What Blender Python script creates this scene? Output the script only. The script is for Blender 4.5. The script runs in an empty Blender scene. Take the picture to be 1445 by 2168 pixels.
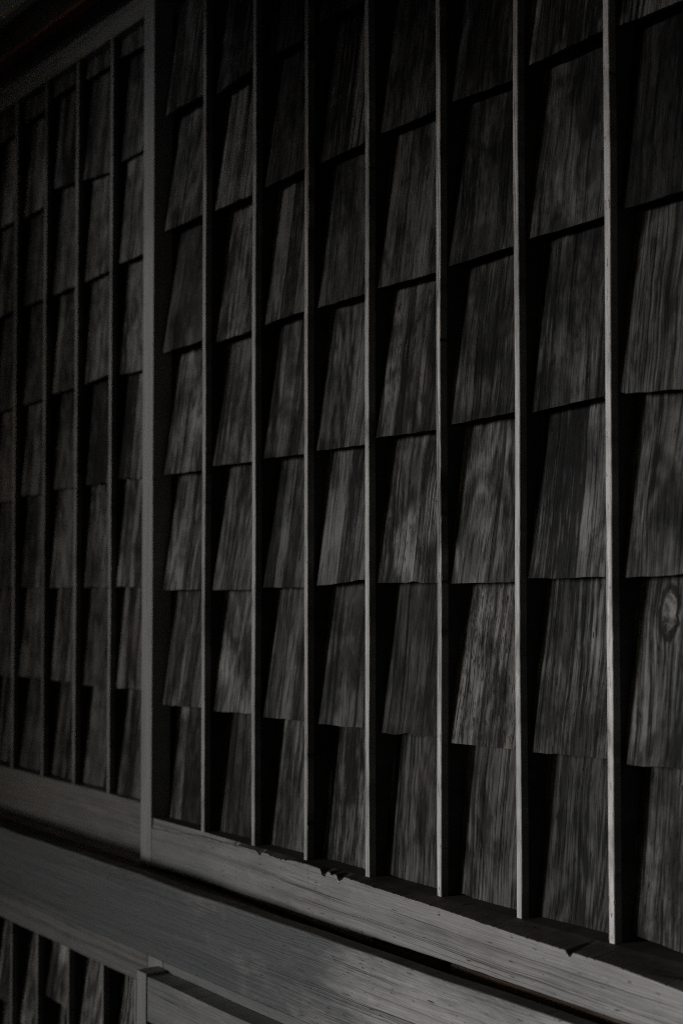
import bpy, bmesh, math, random
from mathutils import Vector, Euler, noise
random.seed(7)
scene = bpy.context.scene
col = scene.collection
R = math.radians

# ------------------------------------------------------------------ camera
D = 1.30                                   # metres from lens to the face of the front shutter
PHI = math.atan(2235/3011.0)               # angle between view axis and the wall
PITCH = R(1.9)
F_PX, CX, CY = 3011.0, 722.5, 1130.0       # photo pixels (1445 x 2168)
CAM = Vector((0, -D, 1.5))
cam_d = bpy.data.cameras.new('camera'); cam = bpy.data.objects.new('camera', cam_d); col.objects.link(cam)
cam_d.sensor_fit = 'VERTICAL'; cam_d.sensor_height = 36; cam_d.lens = 50
cam_d.shift_y = 46/2168; cam_d.clip_end = 500; cam_d.clip_start = .02
cam.location = CAM
cam.rotation_euler = Euler((R(90)+PITCH, 0, R(90)-PHI), 'XYZ')
cam_d.dof.use_dof = True; cam_d.dof.focus_distance = 1.98; cam_d.dof.aperture_fstop = 3.6
scene.camera = cam
scene.cycles.max_bounces = 5; scene.cycles.diffuse_bounces = 3; scene.cycles.glossy_bounces = 2
scene.cycles.filter_width = 1.05; scene.cycles.use_denoising = False
scene.render.resolution_x = 682; scene.render.resolution_y = 1024
ROT = cam.rotation_euler.to_matrix()

def at(px, py, Y):
    """photo pixel -> point on the vertical plane y = Y"""
    d = ROT @ Vector(((px-CX)/F_PX, -(py-CY)/F_PX, -1.0))
    return CAM + d*((Y-CAM.y)/d.y)

# ------------------------------------------------------------------ sky, sun, exposure
SUN_EL, SUN_AZ = R(5), R(23)               # elevation; degrees to the left of the wall's normal
to_sun = Vector((-math.sin(SUN_AZ)*math.cos(SUN_EL), -math.cos(SUN_AZ)*math.cos(SUN_EL), math.sin(SUN_EL)))
w = bpy.data.worlds.new('World'); scene.world = w; w.use_nodes = True
nt = w.node_tree; bg = nt.nodes['Background']
sky = nt.nodes.new('ShaderNodeTexSky'); sky.sky_type = 'NISHITA'; sky.sun_disc = False
sky.sun_elevation = SUN_EL; sky.sun_rotation = math.atan2(to_sun.x, to_sun.y)
sky.air_density = 1.0; sky.dust_density = .6
nt.links.new(sky.outputs[0], bg.inputs[0]); bg.inputs[1].default_value = .06
sd = bpy.data.lights.new('sun', 'SUN'); sd.energy = 3.5; sd.angle = R(14); sd.color = (1, .995, .99)
sun = bpy.data.objects.new('sun', sd); col.objects.link(sun)
sun.rotation_euler = to_sun.to_track_quat('Z', 'Y').to_euler(); sun.location = (-4, -6, 5)
vs = scene.view_settings
vs.view_transform = 'Standard'; vs.look = 'None'; vs.exposure = 0.0; vs.gamma = 1

# ------------------------------------------------------------------ helpers
def tag(o, label=None, cat=None, group=None, kind=None):
    if label: o['label'] = label
    if cat: o['category'] = cat
    if group: o['group'] = group
    if kind: o['kind'] = kind
    return o
def empty(name, loc, label, cat, group=None):
    o = bpy.data.objects.new(name, None); col.objects.link(o); o.location = loc; o.empty_display_size = .1
    return tag(o, label, cat, group)
def link(name, me, mat, parent=None, loc=(0, 0, 0), **props):
    """loc is in world metres; parents are unrotated empties"""
    o = bpy.data.objects.new(name, me); col.objects.link(o)
    if me.materials: me.materials.clear()
    me.materials.append(mat)
    o.location = loc
    if parent is not None:
        o.parent = parent
        p = parent; off = Vector((0, 0, 0))
        while p is not None: off += p.location; p = p.parent
        o.location = Vector(loc) - off
    o['seed'] = random.uniform(0, 40)
    o['tone'] = props.pop('tone', random.uniform(.85, 1.15))
    for k, v in props.items(): o[k] = v
    return o
def to_mesh(bm, name, smooth=False):
    bmesh.ops.recalc_face_normals(bm, faces=bm.faces)
    me = bpy.data.meshes.new(name); bm.to_mesh(me); bm.free()
    if smooth:
        for p in me.polygons: p.use_smooth = True
    return me
def sweep(name, prof, stations, closed_ends=True):
    """prof(i, s) -> list of (u, v); stations: list of s; build(p) maps to xyz by caller"""
    bm = bmesh.new(); rings = []
    for i, s in enumerate(stations):
        rings.append([bm.verts.new(p) for p in prof(i, s)])
    n = len(rings[0])
    for a, b in zip(rings, rings[1:]):
        for k in range(n): bm.faces.new((a[k], a[(k+1) % n], b[(k+1) % n], b[k]))
    bm.faces.new(rings[0][::-1]); bm.faces.new(rings[-1])
    return to_mesh(bm, name)
def rect_profile(u0, u1, v0, v1, c):
    """rectangle with small cut corners, u across, v depth (v0 = front)"""
    return [(u0, v1), (u0, v0+c), (u0+c*.35, v0+c*.3), (u0+c, v0), (u1-c, v0), (u1-c*.35, v0+c*.3), (u1, v0+c), (u1, v1)]
def member_v(name, x0, x1, y0, y1, z0, z1, mat, parent, c=.0015, wob=.0005, n=14, **kw):
    """upright piece of timber with slightly wandering edges"""
    sd_ = random.uniform(0, 99); cx = (x0+x1)/2
    def prof(i, s):
        o = wob*noise.noise((sd_, s*3.1, 0))*2; wv = wob*noise.noise((sd_+9, s*5.3, 0))
        return [(u-cx+o+(wv if u > cx else -wv), v, s-z0) for u, v in rect_profile(x0, x1, y0, y1, c)]
    st = [z0+(z1-z0)*k/n for k in range(n+1)]
    return link(name, sweep(name, prof, st), mat, parent, (cx, 0, z0), **kw)
def batten(x, y_face, z0, z1, parent, wd, wob=.0008, n=18, **kw):
    """face strip on a thinner web that parts the shingle columns"""
    sd_ = random.uniform(0, 99); h = wd/2; c = .0012
    def prof(i, s):
        o = wob*noise.noise((sd_, s*3.1, 0))*2; wv = wob*.6*noise.noise((sd_+9, s*7.3, 0))
        P = [(-.003, .062), (-.003, .0128), (-h, .0128), (-h, c), (-h+c*.4, c*.3), (-h+c, 0), (h-c, 0), (h-c*.4, c*.3), (h, c), (h, .0128), (.003, .0128), (.003, .062)]
        return [(u+o+(wv if u > 0 else -wv)*(abs(u) > .004), v, s-z0) for u, v in P]
    st = [z0+(z1-z0)*k/n for k in range(n+1)]
    o = link('batten', sweep('batten', prof, st), M_BT, parent, (x, y_face, z0), **kw)
    o.data.materials.append(M_WEB); o.data.materials.append(M_SIDE)          # strip sides stained, face bare; web blackened to stand in for shade
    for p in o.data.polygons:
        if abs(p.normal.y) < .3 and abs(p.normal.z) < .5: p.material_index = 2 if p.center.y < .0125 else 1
    return o
def member_h(name, x0, x1, y0, y1, z0, z1, mat, parent, c=.002, wob=.0006, n=40, drop=None, **kw):
    """level piece of timber; drop(x) lowers its front top arris into a worn bevel"""
    sd_ = random.uniform(0, 99); 
    def prof(i, s):
        wt = wob*noise.noise((sd_, s*6.1, 0))*2; wb = wob*noise.noise((sd_+7, s*4.3, 0))*2
        dr = drop(s) if drop else c
        zt, zb = z1+wt, z0+wb
        pts = [(y1, zb), (y0+c, zb), (y0+c*.3, zb+c*.35), (y0, zb+c)]
        b = max(dr, c); dep = min(.55*b+c*.5, .011)
        for a in (0, .2, .4, .6, .8, 1):
            t = a*math.pi/2
            pts.append((y0+dep*(1-math.cos(t)), zt-b+b*math.sin(t)))
        pts.append((y1, zt))
        return [(s-x0, y, z-z0) for y, z in pts]
    st = [x0+(x1-x0)*k/n for k in range(n+1)]
    return link(name, sweep(name, prof, st), mat, parent, (x0, 0, z0), **kw)
def box(name, x0, x1, y0, y1, z0, z1, mat, parent=None, c=.003, **kw):
    bm = bmesh.new(); bmesh.ops.create_cube(bm, size=1)
    for v in bm.verts:
        v.co = Vector(((v.co.x)*(x1-x0), (v.co.y)*(y1-y0), (v.co.z+.5)*(z1-z0)))
    if c: bmesh.ops.bevel(bm, geom=bm.edges[:], offset=c, segments=1, affect='EDGES')
    return link(name, to_mesh(bm, name), mat, parent, ((x0+x1)/2, (y0+y1)/2, z0), **kw)

# ------------------------------------------------------------------ materials
class NB:
    def __init__(s, mat): s.t = mat.node_tree; s.n = s.t.nodes; s.l = s.t.links
    def put(s, sock, v):
        if v is None: return
        if hasattr(v, 'is_output'): s.l.new(v, sock)
        else: sock.default_value = v
    def math(s, op, a, b=None, c=None, clamp=False):
        n = s.n.new('ShaderNodeMath'); n.operation = op; n.use_clamp = clamp
        s.put(n.inputs[0], a); s.put(n.inputs[1], b)
        if c is not None: s.put(n.inputs[2], c)
        return n.outputs[0]
    def xyz(s, x, y, z):
        n = s.n.new('ShaderNodeCombineXYZ'); s.put(n.inputs[0], x); s.put(n.inputs[1], y); s.put(n.inputs[2], z); return n.outputs[0]
    def sep(s, v):
        n = s.n.new('ShaderNodeSeparateXYZ'); s.l.new(v, n.inputs[0]); return n.outputs
    def noise(s, v, scale=1, detail=2, rough=.55, dist=0):
        n = s.n.new('ShaderNodeTexNoise'); s.l.new(v, n.inputs['Vector'])
        n.inputs['Scale'].default_value = scale; n.inputs['Detail'].default_value = detail
        n.inputs['Roughness'].default_value = rough; n.inputs['Distortion'].default_value = dist
        return n.outputs[0]
    def attr(s, name):
        n = s.n.new('ShaderNodeAttribute'); n.attribute_type = 'OBJECT'; n.attribute_name = name; return n.outputs['Fac']
    def step(s, v, lo, hi):
        n = s.n.new('ShaderNodeMapRange'); n.interpolation_type = 'SMOOTHSTEP'
        s.put(n.inputs[0], v); s.put(n.inputs[1], lo); s.put(n.inputs[2], hi); n.inputs[3].default_value = 0; n.inputs[4].default_value = 1
        return n.outputs[0]
    def mix(s, f, a, b, mode='MIX'):
        n = s.n.new('ShaderNodeMix'); n.data_type = 'RGBA'; n.blend_type = mode
        s.put(n.inputs[0], f); s.put(n.inputs[6], a); s.put(n.inputs[7], b); return n.outputs[2]
def rgb(*c): return (*c, 1)

def wood(name, axis, dark, light, warm, stain=.6, fine=1.0, spec=.25, rough=.72, bump=.5, patch=None, grain=1.0, streaks=1.0, mottle=.4, bands=False):
    m = bpy.data.materials.new(name); m.use_nodes = True; b = NB(m)
    bsdf = b.n['Principled BSDF']
    tc = b.n.new('ShaderNodeTexCoord'); x, y, z = b.sep(tc.outputs['Object'])
    a, g = (x, z) if axis == 'Z' else (z, x)
    seed = b.attr('seed'); tone = b.attr('tone'); speck = b.attr('speckle'); fig = b.attr('figure'); knot = b.attr('knot')
    so = b.math('MULTIPLY', seed, 3.37)
    swirl = 0.0
    if bands:
        # knot: an oval that the grain flows round
        ka = b.math('SUBTRACT', a, b.attr('knot_a')); kg = b.math('SUBTRACT', g, b.attr('knot_g'))
        kd = b.math('SQRT', b.math('ADD', b.math('POWER', b.math('MULTIPLY', ka, 72), 2), b.math('POWER', b.math('MULTIPLY', kg, 34), 2)))
        kn0 = b.noise(b.xyz(b.math('MULTIPLY', a, 60), so, b.math('MULTIPLY', g, 60)), 1, 3)
        kd = b.math('ADD', kd, b.math('MULTIPLY', b.math('SUBTRACT', kn0, .5), .9))
        swirl = b.math('MULTIPLY', knot, b.math('DIVIDE', .010, b.math('ADD', b.math('POWER', kd, 2), .6)))
        swirl = b.math('MULTIPLY', swirl, b.math('MULTIPLY', ka, 60))
    wander = b.noise(b.xyz(b.math('MULTIPLY', a, 9), so, b.math('MULTIPLY', g, 5)), 1, 2)
    a2 = b.math('ADD', b.math('SUBTRACT', a, swirl), b.math('MULTIPLY', b.math('SUBTRACT', wander, .5), .022 if axis == 'Z' else .007))
    streak = b.noise(b.xyz(b.math('MULTIPLY', a2, 80), so, b.math('MULTIPLY', g, 1.6)), 1, 2, .5)
    linesn = b.noise(b.xyz(b.math('MULTIPLY', a2, 260*fine), so, b.math('MULTIPLY', g, 4)), 1, 2, .6)
    pores = b.noise(b.xyz(b.math('MULTIPLY', a2, 520*fine), so, b.math('MULTIPLY', g, 30)), 1, 1, .5)
    # cathedral figure: contour lines of a stretched field
    cath = 0.0
    if bands:
        fld = b.noise(b.xyz(b.math('MULTIPLY', a2, 11), so, b.math('MULTIPLY', g, 1.7)), 1, 1, .4)
        cath = b.math('SINE', b.math('MULTIPLY', fld, 120))
        cath = b.math('MULTIPLY', b.math('MULTIPLY', cath, fig), .17)
    v = b.math('ADD', b.math('MULTIPLY', b.math('SUBTRACT', streak, .5), 1.2*streaks), b.math('MULTIPLY', b.math('SUBTRACT', linesn, .5), 1.25*grain))
    if bands: v = b.math('MULTIPLY', v, b.attr('coarse'))
    v = b.math('ADD', b.math('ADD', v, .5), cath)
    mot = b.noise(b.xyz(b.math('MULTIPLY', a2, 48), so, b.math('MULTIPLY', g, 17)), 1, 5, .7)
    v = b.math('ADD', v, b.math('MULTIPLY', b.math('SUBTRACT', mot, .5), .7*mottle))
    v = b.math('ADD', v, b.math('MULTIPLY', b.math('SUBTRACT', pores, .5), .9*grain))
    if bands:   # a sharp-edged board of heartwood beside sapwood, and faint bands across the grain
        bnd = b.noise(b.xyz(b.math('MULTIPLY', a2, 26), b.math('ADD', so, 11), b.math('MULTIPLY', g, .5)), 1, 0)
        bv = b.math('SUBTRACT', b.math('MULTIPLY', b.step(bnd, .49, .512), .7), .42)
        v = b.math('ADD', v, b.math('MULTIPLY', bv, b.attr('stripe')))
        za = b.step(a2, b.math('SUBTRACT', b.attr('zone_a'), .0015), b.math('ADD', b.attr('zone_a'), .0015))
        zb = b.step(a2, b.math('SUBTRACT', b.attr('zone_b'), .0015), b.math('ADD', b.attr('zone_b'), .0015))
        zl, zm, zr = b.attr('zone_left'), b.attr('zone_mid'), b.attr('zone_right')
        zone = b.math('ADD', zl, b.math('ADD', b.math('MULTIPLY', za, b.math('SUBTRACT', zm, zl)), b.math('MULTIPLY', zb, b.math('SUBTRACT', zr, zm))))
        v = b.math('ADD', v, zone)
        crs = b.noise(b.xyz(b.math('MULTIPLY', a, 3), b.math('ADD', so, 3), b.math('MULTIPLY', g, 26)), 1, 2)
        v = b.math('ADD', v, b.math('MULTIPLY', b.math('SUBTRACT', crs, .5), .45))
    v = b.math('ADD', b.math('MULTIPLY', b.math('SUBTRACT', v, .5), 1.25 if bands else 1.0), .46 if bands else .5)
    c = b.mix(b.math('MULTIPLY', v, 1.0, clamp=True), rgb(*dark), rgb(*light))
    hue = b.noise(b.xyz(b.math('MULTIPLY', a, 14), so, b.math('MULTIPLY', g, 3)), 1, 2)
    c = b.mix(b.math('MULTIPLY', b.step(hue, .5, .75), .6), c, rgb(*warm))
    if bands:   # weathered-out early wood: thin dark grooves
        gr = b.math('ADD', b.math('MULTIPLY', b.step(b.math('ADD', linesn, b.math('MULTIPLY', b.math('SUBTRACT', pores, .5), .35)), .30, .46), .45), .55)
        c = b.mix(1, c, b.xyz(gr, gr, gr), 'MULTIPLY')
    # rain stains and dark soaked areas with their own shape
    st1 = b.noise(b.xyz(b.math('MULTIPLY', a2, 22), so, b.math('MULTIPLY', g, 6.5)), 1, 5, .66, .3)
    st2 = b.noise(b.xyz(b.math('MULTIPLY', a2, 62), b.math('ADD', so, 5), b.math('MULTIPLY', g, 1.1)), 1, 2)
    s1 = b.math('MULTIPLY', b.step(st1, .47, .66), stain); s2 = b.math('MULTIPLY', b.step(st2, .56, .68), stain*.85)
    dk = b.math('MULTIPLY', b.math('SUBTRACT', 1, s1), b.math('SUBTRACT', 1, s2))
    c = b.mix(1, c, b.xyz(dk, dk, dk), 'MULTIPLY')
    if bands:
        bl = b.noise(b.xyz(b.math('MULTIPLY', a, 17), b.math('ADD', so, 21), b.math('MULTIPLY', g, 8)), 1, 5, .62, .6)
        blk = b.attr('blotch')
        blm = b.math('ADD', .28, b.math('MULTIPLY', b.step(bl, .36, .66), 1.0))
        blm = b.math('ADD', b.math('MULTIPLY', b.math('SUBTRACT', blm, .78), blk), .78)
        c = b.mix(1, c, b.xyz(blm, blm, blm), 'MULTIPLY')
    # small torn black flecks
    fl = b.noise(b.xyz(b.math('MULTIPLY', a2, 330), so, b.math('MULTIPLY', g, 48)), 1, 3, .6)
    thr = b.math('SUBTRACT', .70, b.math('MULTIPLY', speck, .13))
    flk = b.step(fl, thr, b.math('ADD', thr, .05))
    c = b.mix(b.math('MULTIPLY', flk, .88), c, rgb(.008, .007, .006))
    crack = b.noise(b.xyz(b.math('MULTIPLY', a2, 120), so, b.math('MULTIPLY', g, .9)), 1, 1)
    crk = b.math('SUBTRACT', 1, b.step(b.math('ABSOLUTE', b.math('SUBTRACT', crack, .5)), .0, .018))
    crk = b.math('MULTIPLY', crk, b.step(st2, .45, .6))
    c = b.mix(b.math('MULTIPLY', crk, .75), c, rgb(.006, .005, .005))
    if patch:   # old paint / damp film left in broad patches
        pn = b.noise(b.xyz(b.math('MULTIPLY', a, 7), so, b.math('MULTIPLY', g, 2.6)), 1, 6, .66, .3)
        pn2 = b.noise(b.xyz(b.math('MULTIPLY', a, 160), so, b.math('MULTIPLY', g, 30)), 1, 4, .7)
        wear_and_light = b.math('MULTIPLY', b.math('SUBTRACT', g, patch[4]), patch[7])  # film thins rightward: part wear, part the light's gradient put into colour
        pf = b.step(b.math('SUBTRACT', b.math('ADD', pn, b.math('MULTIPLY', b.math('SUBTRACT', pn2, .5), .22)), wear_and_light), patch[5], patch[6])
        c = b.mix(b.math('MULTIPLY', pf, patch[3]), c, rgb(*patch[:3]))
    if bands:
        # knot colours
        kin = b.math('SUBTRACT', 1, b.step(kd, .75, .95)); krim = b.math('SUBTRACT', 1, b.step(b.math('ABSOLUTE', b.math('SUBTRACT', kd, 1.05)), .05, .35))
        kc = b.mix(b.step(kn0, .35, .68), rgb(.012, .011, .011), rgb(.26, .255, .25))
        c = b.mix(b.math('MULTIPLY', kin, b.math('MULTIPLY', knot, 1, clamp=True)), c, kc)
        c = b.mix(b.math('MULTIPLY', krim, b.math('MULTIPLY', knot, .95, clamp=True)), c, rgb(.004, .004, .004))
    c = b.mix(1, c, b.xyz(tone, tone, tone), 'MULTIPLY')
    b.l.new(c, bsdf.inputs['Base Color'])
    h = b.math('ADD', b.math('MULTIPLY', linesn, 1.0), b.math('MULTIPLY', pores, .5))
    h = b.math('SUBTRACT', h, b.math('ADD', b.math('MULTIPLY', flk, .6), b.math('MULTIPLY', crk, .9)))
    h = b.math('ADD', h, b.math('MULTIPLY', streak, .8))
    bp = b.n.new('ShaderNodeBump'); bp.inputs['Strength'].default_value = bump; bp.inputs['Distance'].default_value = .0016
    b.l.new(h, bp.inputs['Height']); b.l.new(bp.outputs[0], bsdf.inputs['Normal'])
    bsdf.inputs['Specular IOR Level'].default_value = spec
    rr = b.math('ADD', b.math('MULTIPLY', linesn, .25), rough-.12)
    b.l.new(rr, bsdf.inputs['Roughness'])
    return m
def plain(name, c1, c2, scale=6, rough=.85, bump=.2):
    m = bpy.data.materials.new(name); m.use_nodes = True; b = NB(m); bsdf = b.n['Principled BSDF']
    tc = b.n.new('ShaderNodeTexCoord')
    n1 = b.noise(tc.outputs['Object'], scale, 6, .6); n2 = b.noise(tc.outputs['Object'], scale*22, 3, .6)
    f = b.math('ADD', b.math('MULTIPLY', n1, .7), b.math('MULTIPLY', n2, .3))
    b.l.new(b.mix(b.step(f, .35, .65), rgb(*c1), rgb(*c2)), bsdf.inputs['Base Color'])
    bp = b.n.new('ShaderNodeBump'); bp.inputs['Strength'].default_value = bump; bp.inputs['Distance'].default_value = .004
    b.l.new(f, bp.inputs['Height']); b.l.new(bp.outputs[0], bsdf.inputs['Normal'])
    bsdf.inputs['Roughness'].default_value = rough; bsdf.inputs['Specular IOR Level'].default_value = .2
    return m

M_SH = wood('shingle_cedar', 'Z', (.012, .012, .012), (.185, .185, .184), (.105, .094, .085), stain=.8, bump=1.0, grain=1.25, streaks=.5, mottle=1.7, bands=True, spec=.12, rough=.66)
M_BT = wood('batten_wood', 'Z', (.20, .20, .20), (.46, .46, .46), (.27, .245, .225), stain=.55, bump=.6, streaks=.8, mottle=1.2, spec=.5, rough=.5)
M_ST = wood('stile_wood', 'Z', (.17, .174, .178), (.245, .249, .253), (.21, .21, .21), stain=.18, bump=.25, streaks=.5, spec=.4, rough=.55)
M_RL = wood('rail_wood', 'X', (.10, .10, .10), (.27, .268, .266), (.20, .19, .18), stain=.2, bump=.6, mottle=.7, spec=.5, rough=.46, grain=.5, patch=(.105, .115, .125, .5, .5, .40, .68, .16), streaks=.7)
M_BM = wood('beam_wood', 'X', (.11, .11, .11), (.30, .297, .294), (.21, .20, .19), stain=.22, bump=.7, mottle=.9, spec=.5, rough=.44, grain=.5, patch=(.046, .050, .055, .92, 2.75, .36, .70, .42), streaks=.7)
M_TK = wood('track_wood', 'X', (.035, .028, .022), (.11, .08, .06), (.14, .075, .045), stain=.4, bump=.4)
M_RED = wood('red_trim_wood', 'X', (.10, .035, .022), (.20, .07, .045), (.22, .06, .03), stain=.3, bump=.3)
M_BK = wood('backing_wood', 'Z', (.02, .018, .016), (.05, .045, .04), (.05, .04, .03), stain=.5, bump=.3)
M_WEB = wood('shade_black_web', 'Z', (.02, .021, .022), (.06, .063, .066), (.04, .042, .045), stain=.4, bump=.3)  # web colour stands in for the black shadow beside each batten
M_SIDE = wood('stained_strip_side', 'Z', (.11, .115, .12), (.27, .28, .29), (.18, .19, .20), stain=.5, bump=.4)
M_TOP = wood('dark_top_wood', 'X', (.022, .020, .018), (.075, .066, .058), (.06, .05, .042), stain=.4, bump=.5)
M_PL = plain('lime_plaster', (.62, .62, .61), (.72, .715, .70), 5, .9, .15)
M_GR = plain('packed_earth', (.045, .042, .038), (.075, .07, .064), 2, .95, .4)
M_RF = plain('roof_board', (.05, .042, .036), (.09, .078, .068), 3, .8, .2)
M_TILE = plain('roof_tile', (.05, .05, .052), (.09, .09, .092), 4, .6, .2)

# ------------------------------------------------------------------ the shutters
YB = .004                                   # batten face behind the rail face
def shingle_mesh(width, h, lean_y, slope, thick, rseed):
    """slab; foot in front, head leaning back; slope tilts its foot line; edges slightly ragged"""
    rnd = random.Random(rseed); nx, nz = 9, 4
    bm = bmesh.new(); F = []; B = []
    edge = [rnd.uniform(-.0009, .0009) for _ in range(nx+1)]
    if rnd.random() < .3:
        k = rnd.randrange(nx); edge[k] += .004*rnd.random()
    cup = rnd.uniform(-.0022, .0018); lw = rnd.uniform(-.004, .004); tw = rnd.uniform(-.0035, .0035)
    for j in range(nz+1):
        v = j/nz; rf = []; rb = []
        for i in range(nx+1):
            u = i/nx*2-1
            x = u*width/2 + (lw*(1-v) if u < -.5 else 0)*.4 + rnd.uniform(-.0003, .0003)
            z = v*h + (1-v)*(u*width/2*slope) + (edge[i] if j == 0 else 0)
            y = v*lean_y + cup*(1-u*u) + tw*u*(1-v)
            rf.append(bm.verts.new((x, y, z))); rb.append(bm.verts.new((x, y+thick*(1-.45*v), z+.0006)))
        F.append(rf); B.append(rb)
    for j in range(nz):
        for i in range(nx): bm.faces.new((F[j][i], F[j][i+1], F[j+1][i+1], F[j+1][i]))
        bm.faces.new((F[j][0], F[j+1][0], B[j+1][0], B[j][0])); bm.faces.new((F[j][nx], F[j+1][nx], B[j+1][nx], B[j][nx]))
    for i in range(nx): bm.faces.new((F[0][i], F[0][i+1], B[0][i+1], B[0][i]))
    bm.faces.new([F[nz][i] for i in range(nx+1)] + [B[nz][i] for i in range(nx, -1, -1)])
    bm.faces.new([B[0][0], B[0][nx], B[nz][nx], B[nz][0]]) if False else None
    return to_mesh(bm, 'shingle')

SH_B, SH_T = .0145, .045                      # depth of a shingle's foot and of its head behind the battens' face plane
def shingle_column(parent, x0, x1, feet, ztop, y_face, bottom_deep=True, looks=None, gain=1.0, dk=1.0):
    """feet: list of (z at middle, slope) from top to bottom; extended upward to ztop"""
    xm = (x0+x1)/2; wd = (x1-x0) - .0075
    feet = sorted(feet, key=lambda f: -f[0])
    pitch = (feet[0][0]-feet[-2][0])/max(1, len(feet)-2)
    while feet[0][0] + pitch*.6 < ztop:
        feet.insert(0, (feet[0][0]+pitch*random.uniform(.96, 1.04), random.uniform(-.02, .02)))
    for k, (z, sl) in enumerate(feet):
        up = feet[k-1][0] if k else min(ztop, z+pitch)
        last = k == len(feet)-1
        h = (up - z) + (.045 if k else .0)
        run = (SH_T-SH_B)*dk
        y0, lean = y_face+SH_B+random.uniform(-.001, .0035), run*h/.222
        if last and bottom_deep: y0 = y_face+.030-.012*(1-dk)/.4; lean = .022*h/.222
        kw = dict(tone=random.choice((.25, .38, .5, .62, .75, .85, 1, 1.15, 1.4, 1.8)), speckle=random.choice((0, .1, .2, .35, .55)), figure=random.choice((0, 0, .5, 1)), knot=0.0, stripe=random.choice((0, 0, .3, .6, 1)), blotch=random.choice((.15, .4, .7, 1.0, 1.0)), coarse=random.choice((.3, .6, 1.0, 1.3, 1.6)), zone_a=-.02, zone_b=.02, zone_left=0.0, zone_mid=0.0, zone_right=0.0)
        if looks and k-len(feet) in looks: kw.update(looks[k-len(feet)])
        if dk < 1: kw.update(blotch=.3, coarse=.5, tone=.55+.45*min(1.3, kw['tone']))
        kw['tone'] *= gain*.95
        me = shingle_mesh(wd*random.uniform(.985, 1.0), h, lean, sl, .0075, random.random())
        o = link('shingle', me, M_SH, parent, (xm, y0, z), **kw)

def feet_from_px(rows, y_face, xm):
    out = []
    for n, (xl, yl, xr, yr) in enumerate(rows):
        yy = y_face + (SH_B if n < len(rows)-1 else .030) + .001
        a, b = at(xl, yl, yy), at(xr, yr, yy)
        sl = max(-.09, min(.09, (b.z-a.z)/(b.x-a.x)))
        out.append((a.z + (xm-a.x)*sl, sl))
    return out

# ---- front shutter
MAINX = [430, 536, 647, 776, 928, 1094, 1288]         # middles of batten faces at mid height
bx = [at(p, 1230, YB).x for p in MAINX]
step = (bx[-1]-bx[0])/6
bx += [bx[-1]+step, bx[-1]+2*step]
ZT = at(305, 35, .045).z                               # underside of the top rails
zr_bot = at(320, 1834, 0).z; zr_top = at(430, 1768, YB).z
xs_r = at(322, 1230, 0).x; xs_l = at(300, 1230, 0).x
x_end = bx[-1]+step
front = empty('rain_shutter', (xs_l, .02, zr_bot), 'dark shingled shutter standing proud, with broad pale left stile and worn bottom rail', 'shutter', 'shingled shutters above the beam')
member_v('stile', xs_l, xs_r, 0, .040, zr_bot, ZT+.09, M_ST, front, c=.0016, tone=1.0)
member_v('stile', x_end, x_end+.03, 0, .040, zr_bot, ZT+.09, M_ST, front, c=.0016, tone=1.0)
rx0, rx1 = xs_r+.0006, x_end-.0006
# the bottom rail has warped: its face swings out towards the right, so its top shows as a widening ledge
def rail_y(x): return .001 - .0085*max(0, (x-bx[0])/step)
def on_rail(px, py):
    p = at(px, py, 0)
    for _ in range(12): p = at(px, py, rail_y(p.x))
    return p
def curve(pts):
    P = sorted([(p.x, p.z) for p in (on_rail(*q) for q in pts)])
    def f(x):
        if x <= P[0][0]: return P[0][1]
        for (a, za), (b_, zb_) in zip(P, P[1:]):
            if x <= b_: return za+(zb_-za)*(x-a)/(b_-a)
        return P[-1][1]
    return f
top_z = curve([(322, 1753), (430, 1771), (536, 1799), (648, 1829), (776, 1873), (928, 1922), (1094, 1979), (1296, 2043), (1440, 2098)])
bot_z = curve([(322, 1835), (480, 1883), (719, 1963), (960, 2041), (1322, 2165)])
zr_top = sum(at(p, f_, YB).z for p, f_ in ((430, 1762), (536, 1790), (648, 1819), (776, 1857), (928, 1894), (1094, 1940), (1296, 1998)))/7
# gnawed and split spots along the rail's top arris
NOTCH = [(on_rail(px, py).x, w_, d_) for px, py, w_, d_ in ((548, 1806, .008, .006), (590, 1815, .035, .0035), (684, 1845, .008, .007), (702, 1850, .006, .004), (718, 1856, .008, .010), (1203, 2018, .005, .008), (372, 1760, .02, .003))]
def rail_prof(i, x):
    nn = noise.noise((x*37, 3, 1)); n2 = noise.noise((x*150, 8, 2)); c = .0018
    eaten = .007*max(0, nn-.12)*(1 if bx[0] < x < bx[3] else .25) + .0012*max(0, n2)
    for xc, wd_, dp in NOTCH: eaten += dp*math.exp(-((x-xc)/wd_)**4)*(.8+.5*n2)
    zt, zb_, y0 = top_z(x)-eaten, bot_z(x)+.0005*nn, rail_y(x)
    P = [(.055, zb_), (y0+c, zb_), (y0+c*.3, zb_+c*.35), (y0, zb_+c), (y0, zt-c*1.3), (y0+c*.35, zt-c*.35), (y0+c*1.3, zt)]
    P += [(max(y0+.004, .002), max(zt, zr_top)-.0006), (.055, max(zt, zr_top))]
    return [(x-rx0, y, z-zr_bot) for y, z in P]
st_ = [rx0+(rx1-rx0)*k/700 for k in range(701)]
br_ = link('bottom_rail', sweep('bottom_rail', rail_prof, st_), M_RL, front, (rx0, 0, zr_bot), tone=1.0, speckle=.3)
br_.data.materials.append(M_TOP)          # upward faces of the rail use a darker wood
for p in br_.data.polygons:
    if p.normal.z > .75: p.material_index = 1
member_h('top_rail', rx0, rx1, .001, .055, ZT, ZT+.088, M_RL, front, tone=.9)
box('backing_board', rx0, rx1, .068, .076, zr_bot+.01, ZT+.08, M_BK, front, c=0)
zb = zr_top+.0005
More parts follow.
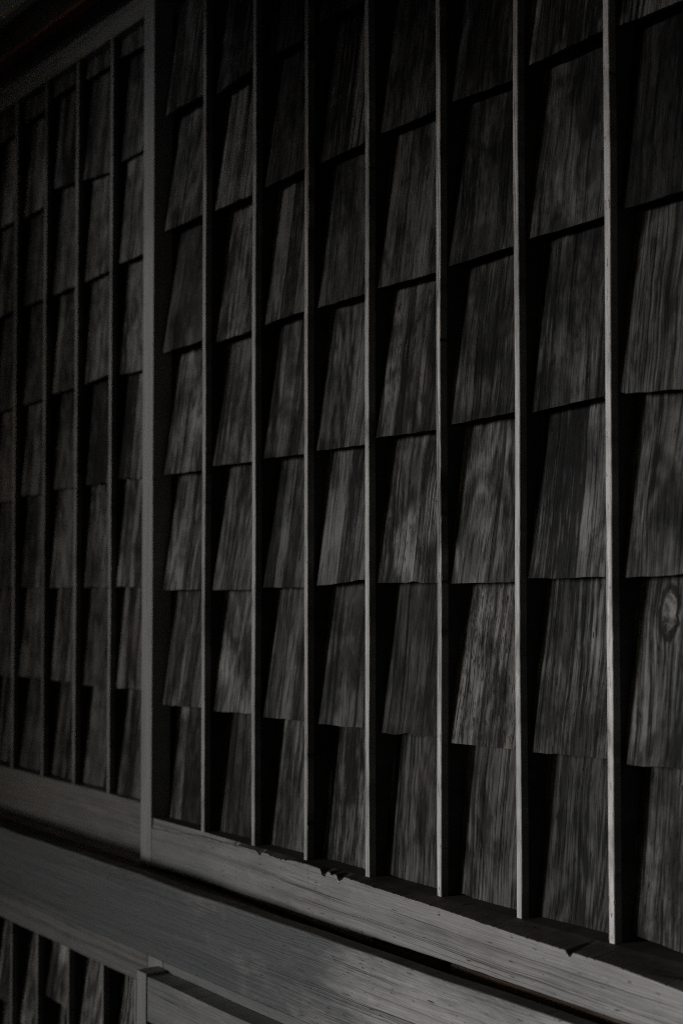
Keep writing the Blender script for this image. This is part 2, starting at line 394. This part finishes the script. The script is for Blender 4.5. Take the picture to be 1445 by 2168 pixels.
for i, x in enumerate(bx):
    wd = .0098*random.uniform(.94, 1.08)
    batten(x, YB, zb-.0015, ZT-.001, front, wd, tone=random.uniform(1.0, 1.25)*(.72, .78, .88, 1, 1, 1.05, 1.05, 1, 1)[i], speckle=random.choice((.1, .3, .5)))
cols_main = [
 [(360,240,426,204),(345,492,424,455),(353,746,423,722),(345,1006,420,996),(355,1249,418,1248),(343,1492,418,1498),(368,1742,420,1756)],
 [(465,193,530,150),(445,450,528,413),(455,724,528,700),(447,987,526,978),(447,1250,525,1249),(455,1506,523,1510),(480,1768,523,1780)],
 [(551,130,641,83),(555,400,640,360),(557,688,640,660),(553,972,638,962),(549,1244,636,1243),(572,1520,636,1526),(590,1798,636,1812)],
 [(667,52,770,1),(673,346,770,304),(674,651,767,626),(664,955,766,942),(666,1241,766,1228),(662,1532,768,1542),(690,1826,770,1848)],
 [(793,286,918,236),(797,612,918,580),(804,927,918,910),(802,1234,918,1234),(810,1553,918,1560),(850,1860,918,1882)],
 [(952,217,1088,165),(967,560,1088,520),(945,901,1082,874),(946,1236,1088,1232),(958,1573,1088,1588),(982,1895,1088,1926)],
 [(1119,138,1280,65),(1122,505,1280,458),(1147,868,1278,838),(1113,1225,1284,1222),(1122,1592,1284,1605),(1160,1945,1287,1984)],
 [(1340,42,1440,-2),(1350,432,1445,405),(1343,832,1445,824),(1338,1222,1445,1215),(1335,1620,1445,1628),(1390,1996,1445,2018)],
]
def Z(a, b, l, m, r): return dict(zone_a=a, zone_b=b, zone_left=l, zone_mid=m, zone_right=r, stripe=0.0)
looks = {0: {-1: dict(tone=1.0), -3: dict(tone=1.2, stripe=.1), -4: dict(tone=1.15), -5: dict(tone=.6, figure=0.0), -2: dict(tone=.9, **Z(.0, .03, .1, -.25, .15))},
         1: {-5: dict(tone=1.45, speckle=.5), -3: dict(tone=.9), -2: dict(tone=1.15, **Z(-.01, .04, .2, .05, .1)), -4: dict(tone=.9)},
         2: {-5: dict(tone=.95, **Z(-.02, .02, .25, -.35, .1)), -4: dict(tone=.7), -3: dict(tone=.85), -2: dict(tone=.85), -6: dict(tone=.5)},
         3: {-5: dict(tone=.75), -4: dict(tone=.95, **Z(.0, .05, -.15, .15, .1)), -3: dict(tone=1.0, **Z(-.012, .02, .3, -.2, -.02)), -2: dict(tone=.55), -1: dict(tone=1.1, stripe=.6)},
         4: {-5: dict(tone=.95, speckle=0.0), -4: dict(tone=.85, figure=.6), -3: dict(tone=1.0, **Z(-.035, .004, -.1, .42, -.28)), -2: dict(tone=.45, stripe=0.0), -1: dict(tone=.7)},
         5: {-5: dict(tone=.55), -4: dict(tone=.6), -3: dict(tone=.8, speckle=0.0, **Z(.02, .05, .12, -.12, .05)), -2: dict(tone=1.5, speckle=1.0, figure=0.0, stripe=0.0), -1: dict(tone=.75)},
         6: {-5: dict(tone=.75, speckle=0.0, figure=0.0, **Z(-.05, .0, .05, .1, .1)), -4: dict(tone=.6), -3: dict(tone=.8, **Z(-.03, .012, -.2, -.42, .25)), -2: dict(tone=.75, stripe=0.0), -1: dict(tone=.55)},
         7: {-4: dict(tone=.8), -3: dict(tone=.75), -2: dict(tone=.7, speckle=.3, knot=1.0, knot_a=-.022, knot_g=.185, stripe=0.0, coarse=1.4, blotch=1.0), -1: dict(tone=.75)}}
edges = [xs_r] + bx + [x_end]
for c in range(len(edges)-1):
    x0, x1 = edges[c], edges[c+1]
    if c < len(cols_main): feet = feet_from_px(cols_main[c], YB, (x0+x1)/2)
    else: feet = [(z+random.uniform(-.012, .012), random.uniform(-.02, .02)) for z, s in feet_from_px(cols_main[6], YB, (edges[6]+edges[7])/2)]
    shingle_column(front, x0, x1, feet, ZT, YB, looks=looks.get(c))

# ---- rear shutter, on the inner track
YL = .045
LX = [28, 91, 158, 231]
lb = [at(p, 1230, YL+YB).x for p in LX]
ls = (lb[-1]-lb[0])/3
lb = [lb[0]-2*ls, lb[0]-ls] + lb + [lb[-1]+ls]          # the last one hides behind the front stile
lzb = at(297, 1812, YL).z; lzt = at(150, 1660, YL).z
lx0 = lb[0]-ls
rear = empty('rain_shutter', (lx0, YL+.02, lzb), 'dimmer shingled shutter set back behind the broad stile, under the sloping top rail', 'shutter', 'shingled shutters above the beam')
lx1 = lb[-1]+.5*ls
member_v('stile', lx0-.03, lx0, YL, YL+.036, lzb, ZT+.09, M_ST, rear)
member_h('bottom_rail', lx0+.0006, lx1, YL+.001, YL+.05, lzb, lzt, M_RL, rear, c=.002, n=60, tone=.72)
member_h('top_rail', lx0+.0006, lx1, YL+.001, YL+.05, ZT, at(0, 146, YL).z, M_RL, rear, c=.002, n=60, tone=.9)
box('backing_board', lx0, lx1, YL+.068, YL+.076, lzb+.01, ZT+.05, M_BK, rear, c=0)
for x in lb:
    wd = .0105*random.uniform(.95, 1.06)
    batten(x, YL+YB, lzt-.001, ZT-.001, rear, wd, tone=random.uniform(.5, .62))
cols_left = [
 [(0,485,20,472),(0,671,20,663),(0,871,20,865),(0,1062,20,1060),(0,1243,20,1243),(0,1430,22,1432),(2,1606,22,1611)],
 [(52,460,82,442),(43,651,83,635),(50,857,83,847),(40,1051,82,1047),(40,1243,84,1243),(34,1430,84,1436),(62,1622,84,1628)],
 [(108,402,152,398),(116,624,150,609),(100,837,149,824),(103,1037,149,1033),(105,1245,149,1244),(110,1440,152,1444),(123,1638,152,1646)],
 [(178,383,222,367),(165,603,220,580),(170,817,220,798),(166,1028,221,1023),(170,1244,222,1244),(174,1450,223,1456),(190,1656,222,1664)],
 [(249,346,302,316),(238,564,301,541),(246,795,300,783),(243,1013,300,1013),(240,1242,298,1243),(246,1457,297,1460),(262,1680,297,1690)],
]
ledges = [lx0] + lb + [lx1]
lk = {6: {-3: dict(tone=1.5), -2: dict(tone=.6)}, 5: {-3: dict(tone=1.2)}}
for c in range(len(ledges)-1):
    x0, x1 = ledges[c], ledges[c+1]
    j = c-2
    if 0 <= j < 5: feet = feet_from_px(cols_left[j], YL+YB, (x0+x1)/2)
    elif j < 0: feet = [(z+random.uniform(-.012, .012), random.uniform(-.02, .02)) for z, s in feet_from_px(cols_left[1], YL+YB, (ledges[3]+ledges[4])/2)]
    else: continue
    shingle_column(rear, x0, x1, feet, ZT, YL+YB, looks=lk.get(c), gain=1.35, dk=.6)

# ------------------------------------------------------------------ beam and tracks under the shutters
YBM = -.100
xa, xb_ = lx0-.6, x_end+.6
bz1 = at(480, 1916, YBM).z; bz0 = at(319, 2026, YBM).z
beam = empty('sill_beam', ((xa+xb_)/2, YBM, bz0), 'thick grey weathered beam running below both shutters, blue-black film in patches', 'beam')
wear = lambda x: .003 +   .006*max(0, noise.noise((x*40, 1, 7))) + .004*max(0, noise.noise((x*130, 5, 7)))
bf_ = member_h('beam_face', xa, xb_, YBM, -.0755, bz0, bz1, M_BM, beam, c=.003, wob=.0012, n=420, drop=wear, tone=1.1, speckle=.35)
bf_.data.materials.append(M_TOP)  # darker wood on the beam's upward faces
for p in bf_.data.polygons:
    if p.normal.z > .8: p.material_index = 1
# the shutters slide on strips let into the beam
tz = min(zr_bot, bot_z(x_end-.2))-.006
box('track_floor', xa, xb_, -.0753, .16, bz0+.02, bz1-.022, M_TK, beam, c=0)
brk = at(790, 1980, -.012).x
def guide(x0, x1, sink, **kw):
    def prof(i, x):
        zt = bot_z(x)-.003-sink+.0006*noise.noise((x*20, 4, 4)); y0 = min(rail_y(x), 0)+.012
        return [(x-x0, y, z-bz0) for y, z in ((.034, zt), (.034, bz1-.0215), (y0, bz1-.0215), (y0, zt-.0015), (y0+.0015, zt))]
    return link('guide_strip', sweep('guide_strip', prof, [x0+(x1-x0)*k/60 for k in range(61)]), M_TK, beam, (x0, 0, bz0), **kw)
guide(xs_l-.01, brk, 0, tone=3.2)
guide(brk+.012, brk+.16, .006, tone=1.6)
guide(brk+.185, xb_, .003, tone=2.6)
member_h('guide_strip', xa, xs_l-.02, .002, .10, bz1-.0215, lzb-.002, M_TK, beam, c=.0015, n=40, tone=3.0)

# ------------------------------------------------------------------ lower shutters
YLo = -.075
lz1 = bz0-.001
xl_ = at(312, 2040, YLo).x
low = empty('lower_shutter', (xa, YLo, .35), 'lower shingled shutter tucked under the beam beside the projecting panel', 'shutter')
tr_b = at(150, 2010, YLo).z
member_h('top_rail', xa, xl_, YLo, YLo+.045, tr_b, lz1, M_RL, low, c=.002, n=60, tone=.6)
member_h('bottom_rail', xa, xl_, YLo, YLo+.045, .36, .46, M_RL, low, c=.002, n=30, tone=.8)
LBX = [24, 78, 144, 217, 286]
lob = [at(p, 2060, YLo+YB).x for p in LBX]
los = (lob[-1]-lob[0])/4
lob = [lob[0]-2*los, lob[0]-los] + lob
for x in lob:
    batten(x, YLo+YB, .461, tr_b-.001, low, .0075, tone=.5)
box('backing_board', xa, xl_, YLo+.07, YLo+.078, .37, tr_b+.03, M_BK, low, c=0)
for c in range(len(lob)-1):
    x0, x1 = lob[c], lob[c+1]
    zf = at(140, 2132, YLo+YB+SH_B).z + random.uniform(-.10, -.05) if c != 3 else at(140, 2132, YLo+YB+SH_B).z
    feet = [(zf-.215*k, random.uniform(-.02, .02)) for k in range(max(1, int((zf-.55)/.215)+1))] + [(.462, 0)]
    if len(feet) < 3: feet.insert(0, (zf+.2, 0))
    shingle_column(low, x0, x1, feet, tr_b, YLo+YB, looks={-k: dict(tone=2.2, speckle=0) for k in range(1, 8)})

YP = -.117
px0 = at(289, 2080, YP).x; px1 = at(309, 2080, YP).x
pz1 = at(315, 2070, YP).z
proj = empty('lower_shutter', (px0, YP, .35), 'plain-railed lower panel projecting in front, its dark top ledge showing', 'shutter')
member_v('stile', px0, px1, YP, YP+.04, .36, pz1+.004, M_ST, proj, c=.0015, tone=.85)
member_h('top_rail', px1+.004, xb_, YP+.001, YP+.04, pz1-.075, pz1, M_RL, proj, c=.002, n=60, tone=.9)
member_h('bottom_rail', px1+.004, xb_, YP+.001, YP+.04, .362, .46, M_RL, proj, c=.002, n=30, tone=.9)
xx = px1+.004+step
while xx < xb_:
    batten(xx, YP+YB, .461, pz1-.077, proj, .010, tone=.9)
    shingle_column(proj, xx-step, xx, [(.462, 0), (.535+random.uniform(-.01, .01), 0), (.62+random.uniform(-.02, .02), 0)], pz1-.076, YP+YB)
    xx += step
box('backing_board', px1+.004, xb_, YP+.067, YP+.071, .37, pz1-.02, M_BK, proj, c=0)
fr = empty('under_frame', (xl_, YLo+.02, .35), 'narrow frame strip in shade between beam and projecting lower panel', 'frame')
member_v('stile', xl_+.0008, at(344, 2050, YLo).x, YLo, YLo+.04, .36, lz1, M_ST, fr, tone=.85)
member_h('rail', at(346, 2050, YLo).x, xb_, YLo, YLo+.028, pz1-.05, lz1, M_RL, fr, c=.0015, n=60, tone=.85)

# ------------------------------------------------------------------ head of the opening
hz0 = at(0, 142, YL).z
head = empty('head_beam', ((xa+xb_)/2, .0, hz0), 'dark head beam with a thin red-brown edge above the set-back shutter', 'beam')
zred = at(0, 128, -.030).z
zpl = at(0, 60, -.026).z
member_h('groove_board', xa, xb_, .056, .16, hz0+.004, hz0+.05, M_TK, head, c=.002, n=30, tone=.5)
member_h('trim_strip', xa, xb_, -.030, -.004, zred-.004, zred+.004, M_RED, head, c=.0015, n=40, tone=0.9)
member_h('beam_face', xa, xb_, -.026, -.004, zred+.005, zpl, M_TK, head, c=.002, n=40, tone=.35)
wall = box('plaster_wall', xa, xb_, -.02, .16, max(zpl, hz0+.051)+.001, 3.3, M_PL, None, c=.004)
tag(wall, 'pale grey plaster wall above the head beam', 'wall')
low_wall = box('wall_base', xa, xb_, .02, .16, 0, bz0+.019, M_PL, None, c=.004)
tag(low_wall, 'plaster wall base hidden behind the lower shutters', 'wall')
inner = box('inner_wall', xa, xb_, .165, .2, 0, 3.35, M_PL, None, c=.004)
tag(inner, 'inner face of the wall behind the shutters', 'wall')

# ------------------------------------------------------------------ ground, eaves, and unseen blockers added to shape the light
g = bpy.data.meshes.new('ground'); g.from_pydata([(-200, -200, 0), (200, -200, 0), (200, 200, 0), (-200, 200, 0)], [], [(0, 1, 2, 3)])
tag(link('ground', g, M_GR), kind='structure')
EDGE_Y, EDGE_Z = -3.0, 2.77  # eaves are out of view; reach and edge height set for the shading
roof = empty('shading_eaves', (-2, -2, 0), 'unseen wooden eaves, made deep to shade the upper wall', 'roof')
me = bpy.data.meshes.new('roof_deck')
xs, xe = -14, 10
v = [(xs, .2, 3.35), (xe, .2, 3.35), (xe, EDGE_Y, EDGE_Z), (xs, EDGE_Y, EDGE_Z)]
v += [(a, b_, c_+.09) for a, b_, c_ in v]
me.from_pydata(v, [], [(0, 1, 2, 3), (7, 6, 5, 4), (0, 4, 5, 1), (1, 5, 6, 2), (2, 6, 7, 3), (3, 7, 4, 0)])
link('roof_deck', me, M_RF, roof)
px_, py_, pz_ = -3.45, -4.2, 2.37              # unseen deck added beyond the eaves to darken the upper right
me = bpy.data.meshes.new('added_shade_deck')
v = [(px_, EDGE_Y, EDGE_Z-.02), (xe, EDGE_Y, EDGE_Z-.02), (xe, py_, pz_), (px_, py_, pz_)]
v += [(a, b_, c_+.05) for a, b_, c_ in v]
me.from_pydata(v, [], [(0, 1, 2, 3), (7, 6, 5, 4), (0, 4, 5, 1), (1, 5, 6, 2), (2, 6, 7, 3), (3, 7, 4, 0)])
link('added_shade_deck', me, M_RF, roof)
for k in range(14):
    x = xs+.6+k*1.75
    r = bpy.data.meshes.new('rafter')
    vv = [(x-.04, .0, 3.30), (x+.04, .0, 3.30), (x+.04, EDGE_Y+.1, EDGE_Z), (x-.04, EDGE_Y+.1, EDGE_Z)]
    vv += [(a, b_, c_-.10) for a, b_, c_ in vv]
    r.from_pydata(vv, [], [(0, 1, 2, 3), (7, 6, 5, 4), (0, 4, 5, 1), (1, 5, 6, 2), (2, 6, 7, 3), (3, 7, 4, 0)])
    link('rafter', r, M_RF, roof)
for x in (-13.4, 9.4):
    box('post', x-.07, x+.07, EDGE_Y+.15, EDGE_Y+.29, 0, EDGE_Z-.06, M_RF, roof)
side_block = box('added_side_wall', 1.5, 1.65, -3.6, .2, 0, 2.6, M_RF, None, c=.004)  # added out of view to cut light from the right
tag(side_block, 'unseen dark wall added to block light from the right', 'wall')
SX, SY = -7.3, -8.0  # invented building out of view, placed to dim the light towards the left
st = empty('left_light_blocker', (SX-4, SY-2.5, 0), 'unseen plastered building added to dim the light on the left', 'building')
box('wall', SX-8, SX, SY-5, SY, 0, 4.2, M_PL, st, c=.01)
me = bpy.data.meshes.new('roof')
a0, a1, b0, b1 = SX-8.3, SX+.0, SY-5.5, SY+.5
me.from_pydata([(a0, b0, 4.2), (a1, b0, 4.2), (a1, b1, 4.2), (a0, b1, 4.2), (a0, (b0+b1)/2, 6), (a1, (b0+b1)/2, 6)], [], [(0, 1, 2, 3), (0, 4, 5, 1), (2, 5, 4, 3), (0, 3, 4), (1, 5, 2)])
link('roof', me, M_TILE, st)
